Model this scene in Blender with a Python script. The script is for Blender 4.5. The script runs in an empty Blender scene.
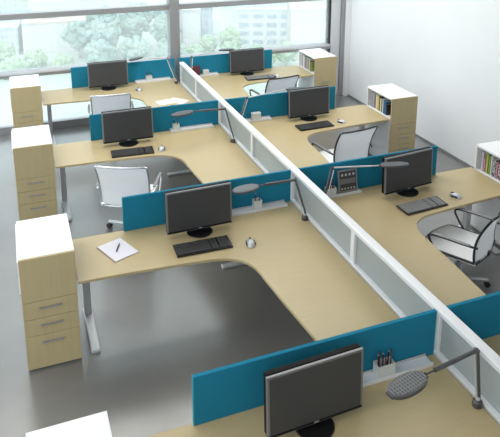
import bpy, bmesh, math, random
from mathutils import Vector, Matrix, Euler
random.seed(7)
PI = math.pi
SC = bpy.context.scene
COL = SC.collection
P = 2.3814            # distance from one row of desks to the next

# ------------------------------------------------------------------ materials
def mat(name, color, rough=0.5, metal=0.0, spec=0.5, **kw):
    m = bpy.data.materials.new(name); m.use_nodes = True
    b = m.node_tree.nodes['Principled BSDF']
    b.inputs['Base Color'].default_value = (*color, 1)
    b.inputs['Roughness'].default_value = rough
    b.inputs['Metallic'].default_value = metal
    b.inputs['Specular IOR Level'].default_value = spec
    for k, v in kw.items(): b.inputs[k].default_value = v
    return m

def noisy(name, c1, c2, scale=(1, 1, 1), ns=5.0, rough=0.5, detail=4, metal=0.0, spec=0.5, bump=0.0, rvar=0.0, lo=0.35, hi=0.65):
    m = mat(name, c1, rough, metal, spec)
    nt = m.node_tree; N = nt.nodes; L = nt.links; b = N['Principled BSDF']
    tc = N.new('ShaderNodeTexCoord'); mp = N.new('ShaderNodeMapping'); mp.inputs['Scale'].default_value = scale
    no = N.new('ShaderNodeTexNoise'); no.inputs['Scale'].default_value = ns; no.inputs['Detail'].default_value = detail
    cr = N.new('ShaderNodeValToRGB')
    cr.color_ramp.elements[0].position = lo; cr.color_ramp.elements[1].position = hi
    cr.color_ramp.elements[0].color = (*c1, 1); cr.color_ramp.elements[1].color = (*c2, 1)
    L.new(tc.outputs['Object'], mp.inputs['Vector']); L.new(mp.outputs['Vector'], no.inputs['Vector'])
    L.new(no.outputs['Fac'], cr.inputs['Fac']); L.new(cr.outputs['Color'], b.inputs['Base Color'])
    if bump:
        bp = N.new('ShaderNodeBump'); bp.inputs['Strength'].default_value = bump; bp.inputs['Distance'].default_value = 0.01
        L.new(no.outputs['Fac'], bp.inputs['Height']); L.new(bp.outputs['Normal'], b.inputs['Normal'])
    if rvar:
        mr = N.new('ShaderNodeMapRange'); mr.inputs['To Min'].default_value = rough - rvar; mr.inputs['To Max'].default_value = rough + rvar
        L.new(no.outputs['Fac'], mr.inputs['Value']); L.new(mr.outputs['Result'], b.inputs['Roughness'])
    return m

def glassy(name, tint, solid, fac, rough=0.05, gl=0.08):
    """clear part + a milky part + a little gloss"""
    m = bpy.data.materials.new(name); m.use_nodes = True
    nt = m.node_tree; N = nt.nodes; L = nt.links
    for n in list(N): N.remove(n)
    out = N.new('ShaderNodeOutputMaterial'); tr = N.new('ShaderNodeBsdfTransparent'); tr.inputs[0].default_value = (*tint, 1)
    tl = N.new('ShaderNodeBsdfTranslucent'); tl.inputs[0].default_value = (*solid, 1)
    df = N.new('ShaderNodeBsdfDiffuse'); df.inputs[0].default_value = (*solid, 1)
    gs = N.new('ShaderNodeBsdfGlossy'); gs.inputs['Roughness'].default_value = rough
    a = N.new('ShaderNodeMixShader'); a.inputs[0].default_value = 0.5; L.new(tl.outputs[0], a.inputs[1]); L.new(df.outputs[0], a.inputs[2])
    b = N.new('ShaderNodeMixShader'); b.inputs[0].default_value = fac; L.new(tr.outputs[0], b.inputs[1]); L.new(a.outputs[0], b.inputs[2])
    c = N.new('ShaderNodeMixShader'); c.inputs[0].default_value = gl; L.new(b.outputs[0], c.inputs[1]); L.new(gs.outputs[0], c.inputs[2])
    L.new(c.outputs[0], out.inputs[0])
    return m

M = {}
M['desk'] = noisy('maple_desk', (0.475, 0.38, 0.212), (0.49, 0.392, 0.222), (3, 30, 3), 1.6, 0.34, spec=0.4)
M['front'] = noisy('maple_front', (0.475, 0.385, 0.215), (0.505, 0.41, 0.235), (40, 3, 1.5), 1.4, 0.5, spec=0.3)
M['white'] = mat('white_laminate', (0.84, 0.84, 0.86), 0.35)
M['teal'] = noisy('teal_fabric', (0.014, 0.195, 0.32), (0.017, 0.215, 0.345), (1, 1, 1), 300, 0.85, spec=0.15, bump=0.05)
M['tealedge'] = mat('teal_edge', (0.02, 0.26, 0.36), 0.6, spec=0.2)
M['alu'] = mat('aluminium', (0.62, 0.63, 0.65), 0.38, 0.6)
M['rail'] = mat('white_rail', (0.80, 0.81, 0.84), 0.3, 0.1)
M['frost'] = glassy('frosted_glass', (0.66, 0.71, 0.72), (0.62, 0.66, 0.67), 0.80, 0.2, 0.06)
M['winglass'] = glassy('window_glass_haze', (0.95, 0.99, 0.99), (0.97, 1.0, 1.0), 0.20, 0.02, 0.04)  # milky share stands in for outdoor haze and washed-out daylight
M['frame'] = mat('window_frame', (0.33, 0.33, 0.34), 0.4, 0.4)
M['framel'] = mat('window_frame_light', (0.62, 0.63, 0.65), 0.4, 0.2)
M['black'] = mat('black_plastic', (0.008, 0.008, 0.009), 0.28)
M['shell'] = mat('monitor_back_black', (0.005, 0.005, 0.006), 0.6, spec=0.15)
M['handle'] = mat('handle_grey', (0.36, 0.36, 0.36), 0.4, 0.5)
M['blackm'] = mat('black_matt', (0.02, 0.02, 0.022), 0.6)
M['screen'] = mat('monitor_screen', (0.052, 0.052, 0.055), 0.45, spec=0.4)
M['bezel'] = mat('monitor_bezel', (0.26, 0.26, 0.27), 0.42, 0.6)
M['silver'] = mat('silver_plastic', (0.55, 0.56, 0.58), 0.3, 0.4)
M['keys'] = mat('keys_black', (0.05, 0.05, 0.053), 0.5)
M['keysg'] = mat('keys_grey', (0.27, 0.27, 0.28), 0.5)
M['lamp'] = mat('lamp_grey', (0.11, 0.11, 0.115), 0.38, 0.6)
M['grille'] = mat('lamp_grille', (0.20, 0.21, 0.225), 0.35, 0.6)
M['mesh'] = glassy('chair_mesh', (0.9, 0.9, 0.92), (0.88, 0.89, 0.91), 0.95, 0.5, 0.02)
M['seat'] = mat('seat_mesh', (0.84, 0.85, 0.87), 0.7, spec=0.2)
M['chairf'] = mat('chair_frame_dark', (0.05, 0.05, 0.055), 0.35, 0.5)
M['chrome'] = mat('chrome', (0.68, 0.69, 0.71), 0.22, 0.85)
M['paper'] = mat('paper', (0.72, 0.71, 0.78), 0.7)
M['pad'] = mat('pad_edge', (0.42, 0.33, 0.36), 0.7)
M['cup'] = mat('cup_white', (0.66, 0.69, 0.70), 0.4)
M['pen'] = mat('pen_black', (0.015, 0.012, 0.014), 0.4)
M['penr'] = mat('pen_red', (0.14, 0.03, 0.04), 0.4)
M['wall'] = noisy('wall_paint', (0.78, 0.79, 0.81), (0.80, 0.81, 0.83), (1, 1, 1), 1.2, 0.8, spec=0.2)
M['ceil'] = mat('ceiling_paint', (0.75, 0.75, 0.75), 0.9)
M['floor'] = noisy('polished_concrete', (0.15, 0.147, 0.143), (0.195, 0.19, 0.186), (1, 1, 1), 0.9, 0.22, detail=8, spec=0.8, rvar=0.04)
_b = M['floor'].node_tree.nodes['Principled BSDF']; _b.inputs['Coat Weight'].default_value = 1.0; _b.inputs['Coat Roughness'].default_value = 0.28
M['skirt'] = mat('skirting', (0.20, 0.20, 0.21), 0.5)
M['cover'] = mat('book_white', (0.75, 0.76, 0.76), 0.6)
BOOKC = {'grey binder': (0.33, 0.33, 0.38), 'cream': (0.72, 0.62, 0.38), 'yellow': (0.68, 0.52, 0.22), 'dark green': (0.03, 0.06, 0.05), 'black': (0.02, 0.02, 0.025),
         'white': (0.72, 0.75, 0.74), 'blue': (0.03, 0.12, 0.28), 'red': (0.40, 0.08, 0.08), 'green': (0.20, 0.33, 0.08), 'pale green': (0.45, 0.60, 0.45),
         'lilac': (0.50, 0.46, 0.55), 'pink': (0.60, 0.22, 0.33), 'olive': (0.30, 0.34, 0.08), 'silver': (0.45, 0.46, 0.5)}
for k, v in BOOKC.items(): M['b_' + k] = mat('book_' + k.replace(' ', '_'), v, 0.5)
M['mag'] = noisy('magazine_pattern', (0.03, 0.03, 0.04), (0.6, 0.58, 0.6), (1, 1, 1), 55, 0.4, lo=0.47, hi=0.53)

# ------------------------------------------------------------------ mesh helpers
class MB:
    def __init__(s): s.bm = bmesh.new()
    def _xf(s, vs, m):
        for v in vs: v.co = m @ v.co
    def box(s, x0, x1, y0, y1, z0, z1, bev=0.0, m=None, seg=2):
        b = bmesh.new(); bmesh.ops.create_cube(b, size=1)
        for v in b.verts:
            v.co = Vector((x0 + (v.co.x + .5) * (x1 - x0), y0 + (v.co.y + .5) * (y1 - y0), z0 + (v.co.z + .5) * (z1 - z0)))
        if bev: bmesh.ops.bevel(b, geom=b.edges[:], offset=bev, segments=seg, affect='EDGES', profile=0.5)
        if m: s._xf(b.verts, m)
        return s.merge(b)
    def merge(s, b):
        me = bpy.data.meshes.new('t'); b.to_mesh(me); b.free(); s.bm.from_mesh(me); bpy.data.meshes.remove(me); return s
    def cyl(s, a, b_, r, r2=None, n=16, cap=True):
        a, b_ = Vector(a), Vector(b_); d = b_ - a
        b = bmesh.new(); bmesh.ops.create_cone(b, cap_ends=cap, segments=n, radius1=r, radius2=r if r2 is None else r2, depth=d.length)
        s._xf(b.verts, Matrix.Translation((a + b_) / 2) @ d.to_track_quat('Z', 'Y').to_matrix().to_4x4())
        return s.merge(b)
    def ball(s, c, r, n=12):
        b = bmesh.new(); bmesh.ops.create_uvsphere(b, u_segments=n, v_segments=n // 2 + 2, radius=1)
        r = (r, r, r) if not hasattr(r, '__len__') else r
        for v in b.verts: v.co = Vector((c[0] + v.co.x * r[0], c[1] + v.co.y * r[1], c[2] + v.co.z * r[2]))
        return s.merge(b)
    def lathe(s, prof, c=(0, 0, 0), n=28):
        b = bmesh.new(); rings = []
        for r, z in prof:
            rings.append([b.verts.new((c[0] + r * math.cos(2 * PI * i / n), c[1] + r * math.sin(2 * PI * i / n), c[2] + z)) for i in range(n)])
        for p, q in zip(rings, rings[1:]):
            for i in range(n): b.faces.new((p[i], p[(i + 1) % n], q[(i + 1) % n], q[i]))
        b.faces.new(rings[0][::-1]); b.faces.new(rings[-1])
        bmesh.ops.recalc_face_normals(b, faces=b.faces)
        return s.merge(b)
    def prism(s, poly, z0, z1, bev=0.0):
        b = bmesh.new(); f = b.faces.new([b.verts.new((x, y, z0)) for x, y in poly])
        r = bmesh.ops.extrude_face_region(b, geom=[f])
        for v in [g for g in r['geom'] if isinstance(g, bmesh.types.BMVert)]: v.co.z = z1
        bmesh.ops.recalc_face_normals(b, faces=b.faces)
        if bev:
            e = [e for e in b.edges if abs(e.verts[0].co.z - e.verts[1].co.z) < 1e-6]
            bmesh.ops.bevel(b, geom=e, offset=bev, segments=2, affect='EDGES', profile=0.5)
        return s.merge(b)
    def tube(s, pts, r, n=8, closed=False, sub=0):
        pts = [Vector(p) for p in pts]
        for _ in range(sub):      # Chaikin smoothing
            q = []
            L = len(pts)
            for i in range(L if closed else L - 1):
                a, b = pts[i], pts[(i + 1) % L]; q += [a * .75 + b * .25, a * .25 + b * .75]
            if not closed: q = [pts[0]] + q[1:-1] + [pts[-1]]
            pts = q
        b = bmesh.new(); rings = []; L = len(pts); up = None
        for i, p in enumerate(pts):
            if closed: t = (pts[(i + 1) % L] - pts[i - 1]).normalized()
            else: t = (pts[min(i + 1, L - 1)] - pts[max(i - 1, 0)]).normalized()
            if up is None: up = t.orthogonal().normalized()
            up = (up - t * up.dot(t)).normalized(); sd = t.cross(up)
            rings.append([b.verts.new(p + (up * math.cos(2 * PI * k / n) + sd * math.sin(2 * PI * k / n)) * r) for k in range(n)])
        pr = list(zip(rings, rings[1:] + rings[:1])) if closed else list(zip(rings, rings[1:]))
        for k_, (p, q) in enumerate(pr):
            o = 0
            if closed and k_ == len(pr) - 1: o = min(range(n), key=lambda o: (p[0].co - q[o].co).length)
            for i in range(n): b.faces.new((p[i], p[(i + 1) % n], q[(i + 1 + o) % n], q[(i + o) % n]))
        if not closed: b.faces.new(rings[0][::-1]); b.faces.new(rings[-1])
        bmesh.ops.recalc_face_normals(b, faces=b.faces)
        return s.merge(b)
    def grid(s, fn, nu, nv, th=0.0):
        """surface fn(u,v)->point, thickened along its normal"""
        b = bmesh.new(); g = [[b.verts.new(fn(i / nu, j / nv)) for j in range(nv + 1)] for i in range(nu + 1)]
        for i in range(nu):
            for j in range(nv): b.faces.new((g[i][j], g[i + 1][j], g[i + 1][j + 1], g[i][j + 1]))
        bmesh.ops.recalc_face_normals(b, faces=b.faces)
        if th:
            b.normal_update(); bmesh.ops.solidify(b, geom=b.faces[:], thickness=th)
        return s.merge(b)
    def build(s, name, material, parent=None, smooth=False, loc=None):
        me = bpy.data.meshes.new(name); s.bm.to_mesh(me); s.bm.free()
        me.materials.append(material)
        if smooth:
            me.polygons.foreach_set('use_smooth', [True] * len(me.polygons))
            try: me.set_sharp_from_angle(angle=math.radians(40))
            except Exception: pass
        o = bpy.data.objects.new(name, me); COL.objects.link(o)
        if parent: o.parent = parent
        if loc: o.location = loc
        return o

def tag(o, label, cat, group=None, kind=None):
    o['label'] = label; o['category'] = cat
    if group: o['group'] = group
    if kind: o['kind'] = kind
    return o
def thing(name, label, cat, loc=(0, 0, 0), rz=0, group=None):
    o = bpy.data.objects.new(name, None); o.empty_display_size = .1; COL.objects.link(o)
    o.location = loc; o.rotation_euler = (0, 0, rz)
    return tag(o, label, cat, group)
def dup(o, parent=None):
    c = o.copy(); COL.objects.link(c); c.parent = parent
    for ch in list(o.children): dup(ch, c)
    return c
def place(proto, first, label, loc, rz=0, group=None):
    o = proto if first else dup(proto)
    o.location = loc; o.rotation_euler = (0, 0, rz); o['label'] = label
    if group: o['group'] = group
    return o
def struct(mb, name, m, parent=None, **k):
    o = mb.build(name, m, parent, **k)
    if not parent: o['kind'] = 'structure'
    return o

# ------------------------------------------------------------------ setting
XL, XR, YB, YW, ZC = -7.0, 3.37, -13.5, 0.20, 4.8
struct(MB().box(XL - .3, XR + .2, YB - .2, YW + .30, -0.2, 0), 'floor', M['floor'])
struct(MB().box(XL - .3, XR + .2, YB - .2, YW + .30, ZC, ZC + .2), 'ceiling', M['ceil'])
struct(MB().box(XR, XR + .2, YB - .2, YW + .30, 0, ZC), 'wall_right', M['wall'])
struct(MB().box(XL - .3, XR, YB - .2, YB, 0, ZC), 'wall_back', M['wall'])
struct(MB().box(XR - .012, XR - .001, YB, YW - .13, 0.001, 0.035), 'baseboard_right', M['skirt'])

def window_bay(n, x0, x1, rot=None):
    """floor-to-ceiling glazing between two mullions; transoms at three heights"""
    y = YW
    f = MB()
    f.box(x0, x1, y - .02, y + .10, 0.0, 0.13, .004)
    f.box(x0, x1, y - .09, y + .10, 0.955, 1.045, .006)
    f.box(x0, x1, y - .06, y + .10, 1.885, 1.975, .006)
    f.box(x0, x1, y - .06, y + .10, 3.2, 3.3, .006)
    f.box(x0, x1, y - .06, y + .10, 4.68, 4.8, .006)
    w = f.build('window_%d' % n, M['frame']); w['kind'] = 'structure'
    MB().box(x0, x1, y - .10, y - .091, 1.006, 1.045, .002).build('transom_trim', M['framel'], w)
    g = MB().box(x0 + .002, x1 - .002, y + .03, y + .042, 0.12, 4.7).build('pane', M['winglass'], w)
    if rot: w.matrix_world = rot
    return w
window_bay(1, -3.15, -.095)
window_bay(2, .075, 2.985)
window_bay(3, -6.21, -3.30)
struct(MB().box(-.095, .075, YW - .10, YW + .12, 0, ZC, .006), 'trim_1', M['frame'])
struct(MB().box(-3.30, -3.15, YW - .10, YW + .12, 0, ZC, .006), 'trim_2', M['frame'])
struct(MB().box(-7.0, -6.21, YW - .10, YW + .12, 0, ZC, .006), 'trim_3', M['wall'])
struct(MB().box(3.01, 3.199, YW - .06, YW + .12, 0, ZC, .006), 'trim_4', M['framel'])
struct(MB().box(3.28, XR - .002, YW - .16, YW + .12, 0, ZC), 'trim_12', M['wall'])
struct(MB().box(3.20, 3.279, YW - .10, YW + .12, 0, ZC, .004), 'trim_5', M['frame'])
struct(MB().box(2.985, 3.01, YW - .03, YW + .12, 0, ZC, .002), 'trim_6', M['blackm'])
# glazing on the left side of the room
for k in range(4):
    R = Matrix.Translation((XL + .0, -1.6 - 3.1 * k, 0)) @ Matrix.Rotation(PI / 2, 4, 'Z') @ Matrix.Translation((0, -YW, 0))
    window_bay(4 + k, -1.45, 1.45, R)
for k in range(5):
    struct(MB().box(XL - .12, XL + .08, -.14 - 3.1 * k + 0.0 - .1, -.14 - 3.1 * k + .1, 0, ZC, .005), 'trim_%d' % (7 + k), M['frame'])

# ------------------------------------------------------------------ partition down the middle
SX0, SX1 = -.048, .018
spine_end = -3 * P - 2.30
sp = thing('partition_wall', 'long low white-railed partition with frosted glass panels running between the desks', 'partition', (-.03, 0, 0))
def W(mb, name, m, par, off=(-.03, 0, 0), **k):
    o = mb.build(name, m, par, **k); o.data.transform(Matrix.Translation((-off[0], -off[1], -off[2]))); return o
W(MB().box(SX0 - .005, SX1 + .005, spine_end, -.30, 1.045, 1.085, .008), 'top_rail', M['rail'], sp)
W(MB().box(SX0, SX1, spine_end, -.30, .66, .75, .004).box(SX0 - .008, SX1 + .002, spine_end, -.33, .742, .757, .004), 'bottom_rail', M['rail'], sp)
ys = [-.33]
for k in range(4):
    if k: ys.append(-k * P)
    ys.append(-k * P - 1.24)
ys.append(spine_end + .03)
for y in ys:
    W(MB().box(SX0 + .004, SX1 - .004, y - .03, y + .03, .7, 1.05, .003), 'post', M['rail'], sp)
for a, b in zip(ys, ys[1:]):
    W(MB().box(-.020, -.010, b + .03, a - .03, .755, 1.046), 'glass_panel', M['frost'], sp)
for k in range(5):
    y = -.6 - k * 2.05
    W(MB().box(-.045, .015, y - .03, y + .03, .0, .665, .004), 'leg', M['alu'], sp)

# ------------------------------------------------------------------ desks
def bez(a, b, c, n=10):
    return [tuple(Vector(a) * (1 - t) ** 2 + Vector(b) * 2 * t * (1 - t) + Vector(c) * t * t) for t in [i / n for i in range(n + 1)]]
def desk(side, k, label):
    sgn = -1 if side == 'L' else 1
    xi = .058 if side == 'L' else .023
    gb, ge = .015, .018
    poly = [(2.255, gb), (2.255, -.668), (1.87, -.685), (1.39, -.718)] + bez((1.15, -.743), (.80, -.775), (.815, -1.15)) + [(.79, -1.50), (.748, -1.97), (.705, -P + ge), (xi, -P + ge), (xi, gb)]
    poly = [(sgn * x, y) for x, y in poly]
    if side == 'L': poly = poly[::-1]
    y0 = -k * P
    t = thing('desk', label, 'desk', (0, y0, 0), 0, 'L-shaped maple desks along the partition')
    top = MB().prism(poly, .703, .73, .004).build('desktop', M['desk'], t)
    leg = MB().box(sgn * 2.15 - .032, sgn * 2.15 + .032, -.15, -.075, .03, .70, .006)
    leg.build('leg', M['alu'], t)
    MB().box(sgn * 2.15 - .04, sgn * 2.15 + .04, -.655, -.03, 0.0, .032, .01).build('foot', M['alu'], t)
    MB().box(sgn * .30 - .032, sgn * .30 + .032, -2.25, -2.19, .03, .70, .006).build('leg', M['alu'], t)
    MB().box(min(sgn * .13, sgn * .75), max(sgn * .13, sgn * .75), -2.255, -2.185, 0, .032, .01).build('foot', M['alu'], t)
    MB().box(min(sgn * .35, sgn * 2.12), max(sgn * .35, sgn * 2.12), -.135, -.09, .64, .70, .003).build('crossbar', M['alu'], t)
    return t
names = {('L', 0): 'maple L-shaped desk on the left of the partition, nearest the window',
         ('L', 1): 'maple L-shaped desk left of the partition, second row from the window',
         ('L', 2): 'maple L-shaped desk left of the partition with a notepad and pen lying on it',
         ('L', 3): 'maple desk in the nearest left row, under the large cropped monitor',
         ('R', 0): 'maple L-shaped desk right of the partition, nearest the window',
         ('R', 1): 'maple L-shaped desk right of the partition, second row from the window',
         ('R', 2): 'maple L-shaped desk right of the partition beside the large white-seated chair',
         ('R', 3): 'maple desk at the right frame edge behind the nearest right divider'}
for (s_, k), lb in names.items(): desk(s_, k, lb)

# ------------------------------------------------------------------ screens (fabric dividers)
dn = {('L', 0): 'short teal fabric divider left of the mullion, behind the desk nearest the window',
      ('L', 1): 'teal fabric divider on the left of the partition, second from the window',
      ('L', 2): 'teal fabric divider on the left, behind the monitor with the notepad desk',
      ('L', 3): 'nearest and largest teal fabric divider, lower left, behind the cropped monitor',
      ('R', 0): 'teal fabric divider right of the partition, against the window',
      ('R', 1): 'teal fabric divider right of the partition, second from the window',
      ('R', 2): 'teal fabric divider right of the partition with a grey framed tablet in front',
      ('R', 3): 'teal fabric divider cut off by the right frame edge'}
for (s_, k), lb in dn.items():
    x0, x1 = (-1.766, -.062) if s_ == 'L' else (.028, 1.736)
    t = thing('desk_divider', lb, 'divider', ((x0 + x1) / 2, -k * P, .7302), 0, 'teal desk dividers')
    h = (x1 - x0) / 2
    MB().box(-h, h, -.014, .014, .0, .342, .004).build('fabric_panel', M['teal'], t)
    for q in (-h, h): MB().box(q - .0035, q + .0035, -.0145, .0145, .0, .3425, .001).build('edge_trim', M['tealedge'], t)

# ------------------------------------------------------------------ cabinets
def cabinet(side):
    """origin at floor centre; width .43 (x), depth .66 (y); front faces -Y; the open shelf faces the desk"""
    s = 1 if side == 'L' else -1           # open side direction
    t = thing('cabinet', '', 'cabinet', (0, 0, 0), 0, 'white and maple storage cabinets at the desk ends')
    w, d, H = .2135, .32, 1.025
    b = MB()
    b.box(-w, w, -d, d, 0.02, .73, .002)                                      # lower carcass
    b.box(-s * w - .01 if s > 0 else w - .01, -s * w + .01 if s > 0 else w + .0, -d, d, .72, 1.0)   # closed side
    b.box(-w, w, d - .02, d, .72, 1.0)
    b.box(-w + .02, w - .02, -d + .02, d - .02, 0.0, .025)
    b.build('body', M['white'], t)
    MB().box(-w, w, -d - .0, d, 1.0, H, .003).build('top', M['white'], t)
    fr = MB().box(-w, w, -d - .022, -d - .001, .642, 1.024, .0015).build('front_panel', M['front'], t)
    for z0, z1, hz in ((.484, .638, .578), (.329, .480, .422), (.02, .325, .262)):
        dr = MB().box(-w, w, -d - .022, -d - .001, z0, z1, .0015).build('drawer', M['front'], t)
        MB().box(-.09, .09, -d - .038, -d - .030, hz - .007, hz + .007, .002).box(-.085, -.075, -d - .032, -d - .02, hz - .005, hz + .005).box(.075, .085, -d - .032, -d - .02, hz - .005, hz + .005).build('handle', M['handle'], dr)
    return t
pl, pr_ = cabinet('L'), cabinet('R')
cl = {0: 'white-topped maple drawer cabinet on the far left, nearest the window', 1: 'white-topped maple drawer cabinet on the left, second from the window',
      2: 'large white-topped maple drawer cabinet on the left, beside the notepad desk', 3: 'white cabinet top at the bottom left edge of the view'}
cr_ = {0: 'white-topped maple cabinet with an open bookshelf, right of the far desk by the window', 1: 'white-topped maple cabinet with books, standing by the right wall',
       2: 'white cabinet with magazines in its open shelf, at the right frame edge', 3: 'white and maple cabinet of the nearest right desk'}
for k in range(4): place(pl, k == 0, cl[k], (-2.482, -k * P - .345, 0))
for k in range(3): place(pr_, k == 0, cr_[k], (2.482, -k * P - .345, 0))

# books, standing in the open shelves of the right-hand cabinets (spines face the desk, -X)
def book(kind, th, h, dep, label, x, y, z, tilt=0, group=None):
    m = M['mag'] if kind == 'magazine' else M['b_' + kind]
    t = thing('book', label, 'book', (x, y, z), 0, group)
    t.rotation_euler = (tilt, 0, 0)
    MB().box(0, .004, -th / 2, th / 2, 0, h, .0015).box(0, dep, -th / 2, -th / 2 + .002, 0, h).box(0, dep, th / 2 - .002, th / 2, 0, h).build('cover', m, t)
    MB().box(.005, dep - .004, -th / 2 + .003, th / 2 - .003, .004, h - .004).build('pages', M['cover'], t)
XS = 2.30
rowB = [('grey binder', .055, .235, 'wide grey binder at the far end of the shelf by the right wall'), ('grey binder', .055, .225, 'second grey binder, beside the cream book'),
        ('cream', .04, .225, 'cream book beside the grey binders'), ('yellow', .035, .21, 'yellow book next to the cream book'), ('black', .02, .22, 'thin black book after the yellow one'),
        ('cream', .03, .20, 'cream book right of the thin black one'), ('dark green', .02, .215, 'dark green book in the middle of the wall cabinet shelf'), ('white', .02, .21, 'thin white book beside the blue books'),
        ('blue', .03, .20, 'blue book leaning next to the white one'), ('blue', .035, .19, 'blue book nearest the cabinet front'), ('black', .025, .16, 'short black book tucked at the front of the shelf')]
y = -P - .345 + .27
for i, (kd, th, h, lb) in enumerate(rowB):
    book(kd, th, h, .19, lb, XS, y - th / 2, .731, 0, 'books in the cabinet by the right wall'); y -= th + (.006 if i < 6 else .004) + (.03 if i == 1 else 0)
rowA = [('silver', .05, .235, 'silver binder at the far end of the window cabinet shelf'), ('white', .05, .22, 'white binder in the window cabinet'), ('grey binder', .03, .20, 'narrow grey binder in the window cabinet'),
        ('red', .02, .20, 'thin red book in the window cabinet'), ('pale green', .035, .22, 'pale green book in the window cabinet'), ('dark green', .02, .19, 'thin dark green book in the window cabinet'),
        ('white', .03, .21, 'white book next to the red folder in the window cabinet'), ('red', .025, .18, 'short red folder nearest the window cabinet front'), ('green', .03, .17, 'small green book at the window cabinet front')]
y = -.345 + .27
for i, (kd, th, h, lb) in enumerate(rowA):
    book(kd, th, h, .19, lb, XS, y - th / 2, .731, 0, 'books in the cabinet by the window'); y -= th + .015
rowC = [('lilac', .03, .22, 'lilac booklet at the left end of the magazine shelf'), ('pink', .018, .16, 'small pink booklet in the magazine shelf'), ('olive', .035, .235, 'tall olive green book among the magazines'),
        ('green', .02, .22, 'green magazine beside the olive book'), ('white', .012, .235, 'thin white magazine after the green one'), ('magazine', .05, .21, 'black and white patterned magazine in the shelf at the right edge'),
        ('pink', .02, .19, 'pink magazine beside the patterned one'), ('magazine', .06, .2, 'second black and white patterned magazine, further right')]
y = -2 * P - .345 + .25
for i, (kd, th, h, lb) in enumerate(rowC):
    book(kd, th, h, .17, lb, XS, y - th / 2, .731, 0, 'magazines in the cabinet at the right edge'); y -= th + .012

# ------------------------------------------------------------------ monitors
def monitor():
    t = thing('monitor', '', 'monitor', (0, 0, 0), 0, 'wide flat monitors on the desks')
    T = Matrix.Translation((0, 0, .243)) @ Matrix.Rotation(math.radians(-3), 4, 'X')
    w, h = .317, .200
    MB().box(-w, w, -.006, .014, -h, h, .003, T).build('casing', M['bezel'], t, smooth=False)
    MB().box(-w + .004, w - .004, .0135, .055, -h + .006, h + .004, .006, T).box(-.13, .13, .05, .075, -.10, .12, .01, T).build('back_shell', M['shell'], t)
    p = MB().box(-w + .016, w - .016, -.0085, -.005, -h + .022, h - .014, .0, T).build('screen', M['screen'], t)
    MB().box(-w + .008, w - .008, -.0078, -.005, -h + .006, -h + .022, 0, T).build('lower_bezel', M['shell'], t)
    MB().box(-.035, .035, .045, .07, .01, .22, .008).build('stand', M['black'], t)
    MB().lathe([(.0, 0), (.118, 0), (.122, .006), (.118, .012), (.06, .018), (.04, .022), (0, .022)], (0, .01, 0)).build('base', M['black'], t, smooth=True)
    # maker's mark: four tiny silver capitals on the lower bezel
    cu = bpy.data.curves.new('logo', 'FONT'); cu.body = 'ASUS'; cu.size = .014; cu.extrude = .0006; cu.align_x = 'CENTER'
    tmp = bpy.data.objects.new('logo_src', cu); COL.objects.link(tmp)
    dg = bpy.context.evaluated_depsgraph_get(); dg.update()
    me = bpy.data.meshes.new_from_object(tmp.evaluated_get(dg)); bpy.data.objects.remove(tmp)
    me.transform(T @ Matrix.Translation((0, -.0082, -h + .009)) @ Matrix.Rotation(PI / 2, 4, 'X'))
    me.materials.clear(); me.materials.append(M['white'])
    o = bpy.data.objects.new('logo', me); COL.objects.link(o); o.parent = t
    return t
mon = monitor()
# place by world position of the base centre (x, y relative to row, rz)
mons = [((-1.215, -.235), 0, 0, 'dark flat monitor standing on the far left desk by the window'),
        ((-1.335, -P - .275), 0, 0, 'dark flat monitor on the second left desk, above the second white chair back'),
        ((-1.105, -2 * P - .275), 0, .02, 'dark flat monitor in front of the teal divider on the notepad desk'),
        ((-1.098, -3 * P - .275), 0, .03, 'large nearest monitor cut off by the bottom edge of the view'),
        ((1.18, -.23), 0, 0, 'dark flat monitor on the far right desk by the window'),
        ((1.20, -P - .255), 0, .02, 'dark flat monitor on the second right desk, between the two far chairs'),
        ((1.187, -2 * P - .275), 0, .10, 'dark flat monitor on the right desk next to the round-headed lamp and large chair')]
for i, ((x, y), _, rz, lb) in enumerate(mons): place(mon, i == 0, lb, (x, y, .7305), rz)

# ------------------------------------------------------------------ keyboards and mice
def keyboard(kind):
    t = thing('keyboard', '', 'keyboard', (0, 0, 0), 0, 'keyboards in front of the monitors')
    T = Matrix.Rotation(math.radians(3), 4, 'X') @ Matrix.Translation((0, 0, .006))
    MB().box(-.255, .255, -.094, .094, 0, .016, .005, T).build('body', M['black'], t)
    K = [MB(), MB(), MB()]
    for r in range(6):
        for k, x0, n_ in ((K[0], -.244, 15), (K[1], .072, 3), (K[2], .151, 4)):
            c = 0
            while c < n_:
                span = 6 if (r == 0 and n_ == 15 and c == 4) else 1
                x = x0 + c * .0205
                k.box(x, x + .0205 * span - .0045, -.078 + r * .0272, -.078 + r * .0272 + .0215, .016, .022, .0, T)
                c += span
    for k, nm in zip(K, ('letter_keys', 'arrow_keys', 'number_keys')): k.build(nm, M['keys'] if kind == 'b' else M['keysg'], t)
    return t
kb, kg = keyboard('b'), keyboard('g')
place(kb, True, 'black keyboard on the notepad desk in front of the monitor', (-1.155, -5.30, .731), -.02)
place(kb, False, 'black keyboard on the second left desk above the white chair back', (-1.345, -2.965, .731), -.06)
place(kg, True, 'black keyboard with grey keys beside the large white-seated chair', (1.145, -5.355, .731), .07)
place(kg, False, 'thin dark keyboard on the far right desk by the window', (1.30, -.54, .731), -.05)
place(kb, False, 'black keyboard on the second right desk beside the partition', (1.135, -2.945, .731), .02)
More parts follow.
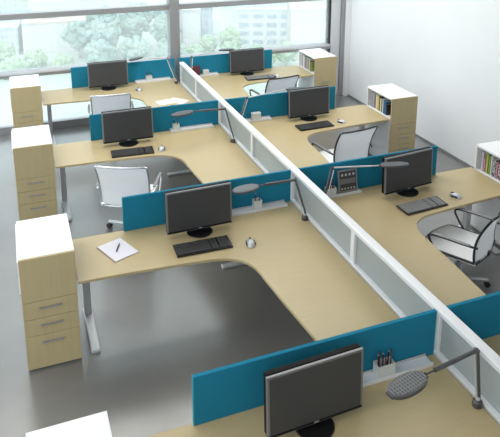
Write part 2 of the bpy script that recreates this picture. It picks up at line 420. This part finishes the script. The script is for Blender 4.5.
def mouse():
    t = thing('computer_mouse', '', 'mouse', (0, 0, 0), 0, 'computer mice beside the keyboards')
    def f(u, v):
        a = (u) * 2 * PI; ph = v * PI / 2
        return Vector((.042 * math.cos(a) * math.cos(ph), .068 * math.sin(a) * math.cos(ph), .042 * math.sin(ph) ** .8))
    b = MB().grid(f, 20, 6); bmesh.ops.remove_doubles(b.bm, verts=b.bm.verts, dist=.0004)
    b.lathe([(0, 0), (.03, 0), (.031, .004), (0, .005)], n=16)
    b.build('body', M['silver'], t, smooth=True)
    MB().box(-.007, .007, .012, .052, .018, .0425, .003).build('scroll_wheel', M['black'], t)
    for q in (-1, 1): MB().box(q * .036 - .005, q * .036 + .005, -.035, .035, .004, .024, .003).build('side_grip', M['blackm'], t)
    return t
ms = mouse()
for i, (x, y, rz, lb) in enumerate([(-.735, -5.40, -.2, 'silver mouse on the notepad desk, right of the black keyboard'), (-.99, -2.99, -.3, 'silver mouse on the second left desk'),
        (-.78, -.51, .1, 'small silver mouse on the far left desk near the mullion'), (1.60, -5.30, .5, 'grey and black mouse on the right desk near the magazine cabinet'),
        (1.555, -2.93, .6, 'silver mouse on the second right desk near the book cabinet'), (1.60, -.55, .3, 'small dark mouse on the far right desk behind the chair back')]):
    place(ms, i == 0, lb, (x, y, .7305), rz)

# ------------------------------------------------------------------ trays, cups, pens, papers
tl = {('L', 0): ((-.75, -.15), 'white shelf tray at the foot of the divider on the far left desk'), ('L', 1): ((-.74, -.15), 'white shelf tray at the divider of the second left desk'),
      ('L', 2): ((-.75, -.13), 'white shelf tray below the divider, between monitor and partition, notepad desk'), ('L', 3): ((-.75, -.13), 'nearest white shelf tray under the lower teal divider'),
      ('R', 0): ((.17, .70), 'white shelf tray on the far right desk by the window'), ('R', 1): ((.17, .70), 'white shelf tray at the divider of the second right desk'),
      ('R', 2): ((.17, .73), 'white shelf tray holding the framed grey tablet')}
for (s_, k), ((x0, x1), lb) in tl.items():
    t = thing('shelf_tray', lb, 'tray', ((x0 + x1) / 2, -k * P - .067, .7305), 0, 'white shelf trays below the dividers')
    h = (x1 - x0) / 2
    MB().box(-h, h, -.035, .045, .010, .018, .002).build('shelf', M['rail'], t)
    MB().box(-h, h, -.041, -.033, .0, .030, .002).build('front_lip', M['rail'], t)
    MB().box(-h, h, .042, .048, .0, .035, .002).build('back_lip', M['alu'], t)
def cup_at(x, y, z, w, h, label, pens, where, grp, d=.068):
    t = thing('pen_cup', label, 'cup', (x, y, z), 0, 'white square pen cups')
    b = MB(); w2 = w / 2; d2 = d / 2
    b.box(-w2, w2, -d2, d2, 0, .005).box(-w2, -w2 + .004, -d2, d2, .005, h).box(w2 - .004, w2, -d2, d2, .005, h).box(-w2 + .004, w2 - .004, -d2, -d2 + .004, .005, h).box(-w2 + .004, w2 - .004, d2 - .004, d2, .005, h)
    b.build('cup_body', M['cup'], t)
    for i in range(pens):
        px = x - w2 + .014 + (w - .028) * (i / max(1, pens - 1)); py = y + (-.012, .012, 0)[i % 3]
        p = thing('pen', 'dark pen standing upright in the %s' % where, 'pen', (px, py, z + .006), 0, grp)
        p.rotation_euler = (random.uniform(-.04, .1), random.uniform(-.09, .09), 0)
        L = random.uniform(.14, .165)
        MB().cyl((0, 0, .012), (0, 0, L), .0045, n=8).cyl((0, 0, 0), (0, 0, .012), .001, .0045, n=8).build('barrel', M['pen'] if i % 2 == 0 else M['penr'], p)
        MB().cyl((0, 0, L), (0, 0, L + .006), .0036, n=8).build('cap', M['black'] if i % 2 else M['silver'], p)
zt = .749
cup_at(-.49, -3 * P - .063, zt, .125, .088, 'white square pen cup full of dark pens on the nearest tray', 6, 'nearest white pen cup', 'pens in the nearest cup')
cup_at(-.445, -2 * P - .063, zt, .08, .095, 'white square pen cup behind the lamp head, notepad desk', 2, 'cup on the notepad desk tray', 'pens in the cup on the notepad desk')
cup_at(-.665, -P - .063, zt, .08, .085, 'small white pen cup on the second left tray', 2, 'cup on the second left tray', 'pens in the cup on the second left desk')
cup_at(-.52, -.063, zt, .10, .085, 'white pen cup with black pens on the far left tray', 3, 'cup on the far left tray', 'pens in the cup on the far left desk')
cup_at(.375, -2 * P - .063, zt, .11, .085, 'white pen cup with dark pens beside the grey framed tablet', 5, 'cup beside the framed tablet', 'pens in the cup beside the tablet')
def card_box(x, y, w, d, h, m, name, label, cat):
    t = thing(name, label, cat, (x, y, zt))
    MB().box(-w / 2, w / 2, -d / 2, d / 2, 0, h * .8, .002).build('tray', m, t)
    MB().box(-w / 2 - .002, w / 2 + .002, -d / 2 - .002, d / 2 + .002, h * .8, h, .002).build('lid', m, t)
card_box(.475, -P - .065, .125, .065, .10, M['cup'], 'white_box', 'small white box on the second right tray', 'box')
card_box(.475, -.065, .105, .065, .085, M['cup'], 'white_box', 'small white box on the far right tray beside the dark red box', 'box')
mred = mat('dark_red', (0.12, 0.035, 0.05), 0.5)
card_box(.30, -.062, .14, .055, .165, mred, 'red_box', 'dark red box standing on the far right tray against the divider', 'box')

# framed tablet
t = thing('framed_tablet', 'grey framed tablet leaning on the teal divider beside the pen cup', 'tablet', (.575, -2 * P - .093, zt + .001)); t.rotation_euler = (-.16, 0, 0)
MB().box(-.115, .115, 0, .012, 0, .25, .004).build('frame', M['bezel'], t)
MB().box(-.095, .095, -.002, .001, .03, .235).build('display', M['keys'], t)
b = MB()
for i in range(4): b.box(-.078 + .045 * i, -.055 + .045 * i, -.0035, -.0015, .185, .21)
for i in range(5): b.box(-.08 + .036 * i, -.063 + .036 * i, -.0035, -.0015, .042, .06)
b.build('icons', M['silver'], t)
MB().box(-.09, .09, -.003, -.0015, .10, .155).build('banner', M['grille'], t)

def sheet(name, label, cat, c, size, rz, th, m, z=.7305):
    t = thing(name, label, cat, (c[0], c[1], z), rz)
    MB().box(-size[0] / 2, size[0] / 2, -size[1] / 2, size[1] / 2, 0, th, .0005).build('pages', m, t); return t
t = sheet('notepad', 'pale lilac notepad lying open on the left desk beside the maple cabinet', 'notepad', (-1.875, -5.075), (.235, .31), .38, .010, M['paper'])
MB().box(-.1195, -.1155, -.155, .155, 0, .0105, .0005).build('binding', M['pad'], t)
def loose_pen(c, rz, L, label, z, m):
    t = thing('pen', label, 'pen', (c[0], c[1], z), rz)
    MB().cyl((0, -L / 2, .007), (0, L / 2, .007), .0065, n=10).cyl((0, -L / 2 - .012, .006), (0, -L / 2, .007), .001, .006, n=10).build('barrel', m, t)
    MB().box(-.002, .002, L / 2 - .045, L / 2, .0125, .015).build('clip', M['silver'], t)
loose_pen((-1.87, -5.055), -.35, .12, 'short black pen lying on the notepad', .741, M['black'])
sheet('magazine', 'white open magazine lying on the far left desk', 'magazine', (-.50, -1.22), (.29, .21), .15, .004, M['cover'])
sheet('paper_sheet', 'loose white sheet under the magazine on the far left desk', 'paper', (-.33, -1.24), (.21, .297), .75, .0012, M['cover'], .7350)
loose_pen((-.42, -1.43), 1.3, .13, 'dark pen beside the white papers on the far left desk', .7305, M['black'])

# ------------------------------------------------------------------ task lamps
def lamp(F, E, H0, H1, label, thick=1.0):
    """clamp F on the desk, elbow E, head from H0 to H1"""
    F, E, H0, H1 = map(Vector, (F, E, H0, H1)); o = F.copy()
    t = thing('desk_lamp', label, 'lamp', F, 0, 'grey jointed desk lamps by the partition')
    E, H0, H1 = E - o, H0 - o, H1 - o
    MB().lathe([(0, 0), (.03, 0), (.032, .01), (.03, .035), (.02, .045), (0, .045)], n=18).build('base', M['lamp'], t, smooth=True)
    MB().ball((0, 0, .05), .015).cyl((0, 0, .04), (0, 0, .06), .009).build('pivot', M['silver'], t, smooth=True)
    d = (E - Vector((0, 0, .055))).normalized(); hd = (H0 - E).normalized(); sd = d.cross(hd).normalized()
    pa = MB()
    a = Vector((0, 0, .055))
    off = hd * .012
    pa.cyl(a - off, E - off - d * .01, .010, n=10).build('lower_arm', M['lamp'], t, smooth=True)
    MB().cyl(a + off * 1.4, E + off * 1.4 - d * .03, .005, n=10).build('lower_arm_rod', M['silver'], t, smooth=True)
    MB().ball(E, .016).cyl(E - sd * .018, E + sd * .018, .012).build('elbow', M['lamp'], t, smooth=True)
    MB().cyl(E, E + (H0 - E) * .82, .014 * thick, n=12).cyl(E + (H0 - E) * .78, H0, .006, n=10).build('upper_arm', M['lamp'] if thick > .8 else M['silver'], t, smooth=True)
    # flat oval head
    L = (H1 - H0).length; ax = (H1 - H0).normalized(); up = Vector((0, 0, 1)); up = (up - ax * up.dot(ax)).normalized(); s2 = ax.cross(up)
    fr = Matrix(((ax.x, s2.x, up.x, 0), (ax.y, s2.y, up.y, 0), (ax.z, s2.z, up.z, 0), (0, 0, 0, 1)))
    T = Matrix.Translation(H0 + ax * L / 2) @ fr
    def prof(u):           # half-width along the head, u 0..1
        return (.070 if thick > .8 else .055) * max(.12, 1 - abs(2 * u - 1) ** 2.3) ** .5
    us = [.5 - .5 * math.cos(PI * i / 16) for i in range(17)]
    out = [(-L / 2 + L * u_, prof(u_)) for u_ in us]
    poly = out + [(x, -w) for x, w in out[::-1]]
    hb = MB().prism(poly, -.012, .010, .005); hb._xf(hb.bm.verts, T); hd_ = hb.build('lamp_head', M['lamp'], t, smooth=False)
    g = MB()
    for i in range(1, 14):
        x = -L / 2 + L * i / 14; w = prof(i / 14) - .014
        g.box(x - .0035, x + .0035, -w, w, .010, .0135, 0, T)
    for k in range(-2, 3): g.box(-L / 2 + .03, L / 2 - .03 - abs(k) * .012, k * .021 - .002, k * .021 + .002, .010, .0125, 0, T)
    g.build('grille', M['grille'], hd_)
    MB().ball(H0, .014).build('head_joint', M['black'], t, smooth=True)
lamp((-.085, -7.63, .7305), (-.092, -7.585, 1.10), (-.54, -7.68, 1.14), (-.82, -7.74, 1.14), 'nearest grey jointed desk lamp with ribbed oval head, lower right')
lamp((-.085, -5.17, .7305), (-.14, -5.04, 1.10), (-.545, -5.10, 1.135), (-.81, -5.14, 1.135), 'grey jointed lamp on the notepad desk, arm crossing the teal divider')
lamp((-.085, -3.07, .7305), (-.10, -2.80, 1.09), (-.56, -2.91, 1.15), (-.85, -2.98, 1.15), 'grey jointed lamp on the second left desk')
lamp((-.12, -.335, .7305), (-.20, -.10, 1.11), (-.62, -.04, 1.15), (-.84, -.06, 1.13), 'grey jointed lamp at the mullion on the far left desk', .6)
lamp((.075, -5.21, .7305), (.32, -4.96, 1.12), (.76, -5.14, 1.15), (1.05, -5.21, 1.15), 'grey lamp whose head overlaps the right monitor by the large chair', .6)
lamp((.075, -2.80, .7305), (.30, -2.56, 1.12), (.93, -2.46, 1.14), (1.22, -2.52, 1.14), 'grey lamp in front of the second right divider', .6)
lamp((.075, -.50, .7305), (.20, -.17, 1.12), (.74, -.03, 1.15), (1.0, -.03, 1.15), 'grey lamp in front of the far right divider by the window', .6)

# ------------------------------------------------------------------ chairs
def chair(frame, armm):
    t = thing('office_chair', '', 'chair', (0, 0, 0), 0, 'white mesh office chairs')
    # side profile of the back (y, z): bulges forward at the lumbar, leans back at the top
    def prof(v):
        z = .455 + .52 * v
        y = -.235 - .035 * math.sin(v * PI * 1.0) * -1.0 - .13 * v ** 1.6
        return y, z
    def backf(u, v):
        y, z = prof(v); x = (u - .5) * .56; hw = 1 - .08 * (1 - v) ** 2
        return Vector((x * hw, y - .03 * (1 - (2 * u - 1) ** 2), z))
    MB().grid(backf, 12, 16, .006).build('backrest', M['mesh'], t, smooth=True)
    rim = [backf(0, i / 10) for i in range(11)] + [backf(i / 6, 1) for i in range(1, 6)] + [backf(1, 1 - i / 10) for i in range(11)] + [backf(1 - i / 6, 0) for i in range(1, 6)]
    MB().tube(rim, .0115, 8, True, 1).build('back_frame', frame, t, smooth=True)
    def seatf(u, v):
        x = (u - .5) * .54; y = -.245 + .58 * v; r = max(0, v - .8) / .2
        y2 = y - .06 * abs(2 * u - 1) ** 3 * (v ** 3)
        return Vector((x * (1 - .12 * r * r), y2, .475 - .035 * r * r + .012 * (2 * u - 1) ** 2))
    MB().grid(seatf, 12, 14, .03).build('seat', M['seat'], t, smooth=True)
    rim = [seatf(0, i / 10) for i in range(11)] + [seatf(i / 8, 1) for i in range(1, 8)] + [seatf(1, 1 - i / 10) for i in range(11)] + [seatf(1 - i / 8, 0) for i in range(1, 8)]
    MB().tube([p + Vector((0, 0, -.008)) for p in rim], .0125, 8, True, 1).build('seat_frame', frame, t, smooth=True)
    MB().box(-.09, .09, -.12, .12, .385, .44, .012).build('tilt_mechanism', M['chairf'], t)
    MB().tube([(0, -.08, .41), (0, -.22, .42), (0, -.27, .45), (0, -.285, .50)], .016, 8, False, 2).build('back_support', frame, t, smooth=True)
    for s in (-1, 1):
        a = MB().tube([(s * .20, .05, .42), (s * .31, .06, .43), (s * .32, .14, .52), (s * .32, .21, .64), (s * .32, .14, .665), (s * .32, -.20, .665), (s * .29, -.262, .655)], .011, 8, False, 2)
        ar = a.build('armrest', armm, t, smooth=True)
        MB().box(s * .32 - .018, s * .32 + .018, -.20, .16, .668, .682, .006).build('arm_pad', M['bezel'], ar)
    MB().cyl((0, 0, .12), (0, 0, .39), .025, n=16).cyl((0, 0, .08), (0, 0, .26), .035, n=16).build('gas_lift', M['chrome'], t, smooth=True)
    hub = MB().lathe([(0, .07), (.05, .07), (.05, .125), (.035, .14), (0, .14)]).build('base_hub', M['chrome'], t, smooth=True)
    for i in range(5):
        a = 2 * PI * i / 5 + .35; c, s_ = math.cos(a), math.sin(a)
        MB().box(.03, .31, -.021, .021, -.014, .014, .006, Matrix.Translation((0, 0, .095)) @ Matrix.Rotation(a, 4, 'Z') @ Matrix.Rotation(.07, 4, 'Y')).build('base_arm', M['chrome'], t)
        X, Y = .30 * c, .30 * s_
        p = Vector((-s_, c, 0))
        cs = MB()
        for q in (-1, 1): cs.cyl(Vector((X, Y, .03)) + p * q * .008, Vector((X, Y, .03)) + p * q * .026, .029, n=16)
        cs.cyl((X, Y, .04), (X, Y, .075), .010, n=8).box(X - .014, X + .014, Y - .014, Y + .014, .05, .066, .003)
        cs.build('caster', M['chairf'], t, smooth=True)
    return t
cd = chair(M['chairf'], M['chairf']); csil = chair(M['chrome'], M['chrome'])
place(csil, True, 'white mesh chair with silver frame at the second left desk', (-1.485, -3.53, 0), -.42)
place(csil, False, 'white mesh chair seen from behind at the far left desk by the window', (-1.30, -.97, 0), -.12)
place(cd, True, 'large white-seated mesh chair with dark rim at the right edge, slim grey armrests', (1.35, -5.72, 0), .52)
place(cd, False, 'white mesh chair with dark rim at the second right desk', (1.275, -3.44, 0), .12)
place(cd, False, 'white mesh chair with dark rim at the far right desk near the window', (1.33, -1.02, 0), .12)

# ------------------------------------------------------------------ outside, several floors below
GZ = -40
def dim(c, k=.60): return tuple(v * k for v in c)
def emat(name, c1, c2, ns=.3): return noisy(name, dim(c1), dim(c2), (1, 1, 1), ns, 0.9, spec=0.1)
M['ground'] = emat('city_ground', (0.62, 0.72, 0.60), (0.80, 0.84, 0.80), .03)
struct(MB().box(-350, 500, 20, 900, GZ - 1, GZ), 'ground', M['ground'])
def facade(name, c, cw, bw, rh, mortar=.35, frac=.5):
    """wall colour with rows of windows, from a brick pattern"""
    c, cw = dim(c), dim(cw)
    m = mat(name, c, .8, spec=.2); nt = m.node_tree; N = nt.nodes; L = nt.links
    tc = N.new('ShaderNodeTexCoord'); sx = N.new('ShaderNodeSeparateXYZ'); cb = N.new('ShaderNodeCombineXYZ'); br = N.new('ShaderNodeTexBrick')
    ad = N.new('ShaderNodeMath'); ad.operation = 'ADD'
    L.new(tc.outputs['Object'], sx.inputs[0]); L.new(sx.outputs[0], ad.inputs[0]); L.new(sx.outputs[1], ad.inputs[1])
    L.new(ad.outputs[0], cb.inputs[0]); L.new(sx.outputs[2], cb.inputs[1]); L.new(cb.outputs[0], br.inputs['Vector'])
    br.offset = 0; br.inputs['Scale'].default_value = .15; br.inputs['Brick Width'].default_value = bw * .15; br.inputs['Row Height'].default_value = rh * .15
    br.inputs['Mortar Size'].default_value = mortar * .15; br.inputs['Mortar Smooth'].default_value = .05
    br.inputs['Color1'].default_value = (*cw, 1); br.inputs['Color2'].default_value = (*[x * .85 for x in cw], 1); br.inputs['Mortar'].default_value = (*c, 1)
    L.new(br.outputs['Color'], N['Principled BSDF'].inputs['Base Color'])
    return m
F1 = facade('facade_slits', (0.80, 0.86, 0.93), (0.45, 0.54, 0.66), 1.3, 2.1, .40)  # haze and overexposure are put into these pale facade, roof and ground colours
F2 = facade('facade_bands', (0.90, 0.94, 0.96), (0.50, 0.62, 0.74), 4.0, 2.5, .62)
F3 = facade('facade_cream', (0.93, 0.92, 0.91), (0.82, 0.85, 0.88), 1.6, 2.2, .50)
F4 = facade('facade_blank', (0.95, 0.91, 0.88), (0.91, 0.87, 0.83), 400.0, 4.5, .12)
F5 = facade('facade_blue', (0.74, 0.82, 0.93), (0.56, 0.66, 0.80), 1.8, 2.2, .50)
M['roofp'] = mat('roof_pale', dim((0.93, 0.90, 0.87)), .8); M['roofo'] = mat('roof_peach', dim((0.95, 0.80, 0.66)), .8); M['roofb'] = mat('roof_blue', dim((0.74, 0.86, 0.93)), .8)
def building(x, y, w, d, h, m, roof, label, rz=0):
    t = thing('building', label, 'building', (x, y, GZ), rz, 'pale city buildings below the window')
    MB().box(-w / 2, w / 2, 0, d, 0, h).build('walls', m, t)
    MB().box(-w / 2 - .2, w / 2 + .2, -.2, d + .2, h, h + .4).build('roof', roof, t)
    MB().box(-w * .2, w * .05, d * .3, d * .6, h + .4, h + 1.6).build('roof_house', M['roofp'], t)
building(-11.5, 172, 20, 14, 7.5, F1, M['roofb'], 'bluish building with small windows seen at the far left of the window', -.1)
building(8, 170, 17, 16, 8.5, F3, M['roofo'], 'pale cream building with peach roof left of the big trees', -.1)
building(43.6, 156, 5, 14, 12, F3, M['roofp'], 'cream office block just right of the central mullion', -.2)
building(51, 169, 5.5, 14, 11.5, F5, M['roofb'], 'narrow bluish block behind the trees right of the mullion', -.2)
building(66, 157, 16, 14, 10.5, F2, M['roofb'], 'white building with long bands of windows seen above the far right monitor', -.35)
building(76, 138, 19, 14, 13.5, F4, M['roofp'], 'large blank cream building at the right of the window', -.35)
building(20, 215, 34, 14, 7, F3, M['roofp'], 'distant pale building behind the tree tops', -.1)
building(-20, 235, 40, 14, 7, F5, M['roofp'], 'distant bluish building on the far left skyline', 0)
building(92, 193, 38, 14, 9, F5, M['roofb'], 'distant blue-roofed block behind the banded building', -.3)
GR = [noisy('foliage_%d' % i, dim(a, .48), dim(b, .48), (1, 1, 1), .9, .95, spec=.05, bump=.6, lo=.35, hi=.65) for i, (a, b) in enumerate([((0.40, 0.60, 0.52), (0.66, 0.82, 0.74)), ((0.50, 0.74, 0.46), (0.74, 0.92, 0.66)), ((0.52, 0.72, 0.72), (0.72, 0.88, 0.86))])]  # greens paled to hold the outdoor haze
M['bark'] = mat('bark', (0.4, 0.36, 0.30), .9)
TM = []
for v in range(3):      # three crown shapes, shared by all trees
    rnd = random.Random(v); b = MB()
    for i in range(70):
        a = rnd.uniform(0, 2 * PI); z = rnd.uniform(-1, 1); r = math.sqrt(1 - z * z) * rnd.uniform(.55, 1)
        bb = bmesh.new(); bmesh.ops.create_icosphere(bb, subdivisions=2, radius=rnd.uniform(.14, .30))
        for vv in bb.verts: vv.co = vv.co * rnd.uniform(.75, 1.2) + Vector((r * math.cos(a), r * math.sin(a), z * .85))
        b.merge(bb)
    bb = bmesh.new(); bmesh.ops.create_icosphere(bb, subdivisions=3, radius=.8); b.merge(bb)
    TM.append(b)
protos = {}
def tree(x, y, r, h, gi, label):
    t = thing('tree', label, 'tree', (x, y, GZ), random.uniform(0, 6), 'trees outside the window')
    v = random.randrange(3)
    if (v, gi) not in protos:
        me = bpy.data.meshes.new('crown'); TM[v].bm.to_mesh(me); me.materials.append(GR[gi]); protos[(v, gi)] = me
    c = bpy.data.objects.new('crown', protos[(v, gi)]); COL.objects.link(c); c.parent = t; c.location = (0, 0, h - r * .8); c.scale = (r, r, r)
    MB().cyl((0, 0, 0), (0, 0, h - r), r * .09, r * .05, n=10).build('trunk', M['bark'], t)
# (pixel-free positions; big trees left of the mullion, lower green ones near the buildings)
big = [(13.5, 161, 3.8, 9.5), (19.5, 153, 4.2, 11.5), (27.2, 157, 3.9, 12.5), (35.0, 151.5, 3.7, 11.5), (16.5, 143, 3.6, 8), (25.3, 144, 3.6, 8), (34, 142.5, 3.5, 7.5), (21, 164, 4.2, 12), (31.5, 167, 4.3, 12.5), (38.3, 159, 2.7, 8.5)]
for x, y, r, h in big: tree(x, y, r, h, 0, 'large grey-green leafy tree in the clump left of the central mullion')
low = [(-6.5, 161, 3.6, 5.8), (1.8, 156, 3.0, 4.2), (-14.5, 156, 3.8, 6), (8.5, 151, 2.6, 3.4), (-3.5, 148, 3.2, 4.5)]
for x, y, r, h in low: tree(x, y, r, h, 1, 'fresh green tree in front of the buildings at the left of the window')
mid = [(47, 151, 2.4, 5.5), (53, 150, 3.2, 7.4), (50, 143, 2.4, 5), (58, 143, 2.0, 4), (62.5, 134, 2.8, 6), (67, 128, 2.2, 4.5), (57, 134, 2.4, 4.2), (42, 147, 2.2, 4.2)]
for x, y, r, h in mid: tree(x, y, r, h, 1, 'light green tree between the buildings right of the central mullion')
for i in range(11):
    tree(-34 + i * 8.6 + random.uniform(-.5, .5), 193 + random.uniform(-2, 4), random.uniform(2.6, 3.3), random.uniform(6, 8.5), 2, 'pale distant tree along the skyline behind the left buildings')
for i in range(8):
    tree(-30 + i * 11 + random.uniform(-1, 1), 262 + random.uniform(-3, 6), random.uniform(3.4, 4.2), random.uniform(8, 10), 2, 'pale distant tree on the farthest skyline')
for b in TM: b.bm.free()

# ------------------------------------------------------------------ light
w = bpy.data.worlds.new('World'); SC.world = w; w.use_nodes = True
nt = w.node_tree; bg = nt.nodes['Background']
bg.inputs['Color'].default_value = (0.86, 0.94, 1.0, 1); bg.inputs['Strength'].default_value = 2.4
sun = bpy.data.lights.new('sun', 'SUN'); sun.energy = 1.6; sun.angle = math.radians(4); sun.color = (1, .97, .92)
so = bpy.data.objects.new('sun', sun); COL.objects.link(so); so.rotation_euler = Euler((math.radians(48), 0, math.radians(-25)))
def area(name, loc, sx, sy, power, col=(1, .97, .92)):
    l = bpy.data.lights.new(name, 'AREA'); l.shape = 'RECTANGLE'; l.size = sx; l.size_y = sy; l.energy = power; l.color = col
    o = bpy.data.objects.new(name, l); COL.objects.link(o); o.location = loc; return o
for x, y, p in ((-4.6, -3.5, 80), (-4.6, -8.0, 80), (-4.6, -12.0, 100), (-.6, -12.0, 15), (-2.2, -1.6, 75), (.6, -1.6, 85), (1.6, -3.2, 60)):  # unseen overhead fill lights, added to brighten the room
    area('overhead_fill', (x, y, ZC - .05), 2.6, 2.6, p)

# ------------------------------------------------------------------ camera
cam = bpy.data.cameras.new('camera'); co = bpy.data.objects.new('camera', cam); COL.objects.link(co)
yaw, pitch, roll, f, px, py = .3659, -.2439, .0025, 632.23, 250.39, 49.71
F = Vector((math.sin(yaw) * math.cos(pitch), math.cos(yaw) * math.cos(pitch), math.sin(pitch)))
Rr = Vector((math.cos(yaw), -math.sin(yaw), 0)); U = Rr.cross(F)
r = math.cos(roll) * Rr + math.sin(roll) * U; u = -math.sin(roll) * Rr + math.cos(roll) * U
m = Matrix((r, u, -F)).transposed().to_4x4(); m.translation = Vector((-2.5748, -10.1823, 3.8181))
co.matrix_world = m
cam.sensor_width = 36; cam.sensor_fit = 'HORIZONTAL'; cam.lens = f / 500 * 36
cam.shift_x = (250 - px) / 500; cam.shift_y = (py - 218.5) / 500
cam.clip_end = 2000
SC.camera = co
SC.view_settings.view_transform = 'Standard'; SC.view_settings.look = 'None'
SC.view_settings.gamma = 1; SC.view_settings.exposure = 0.0
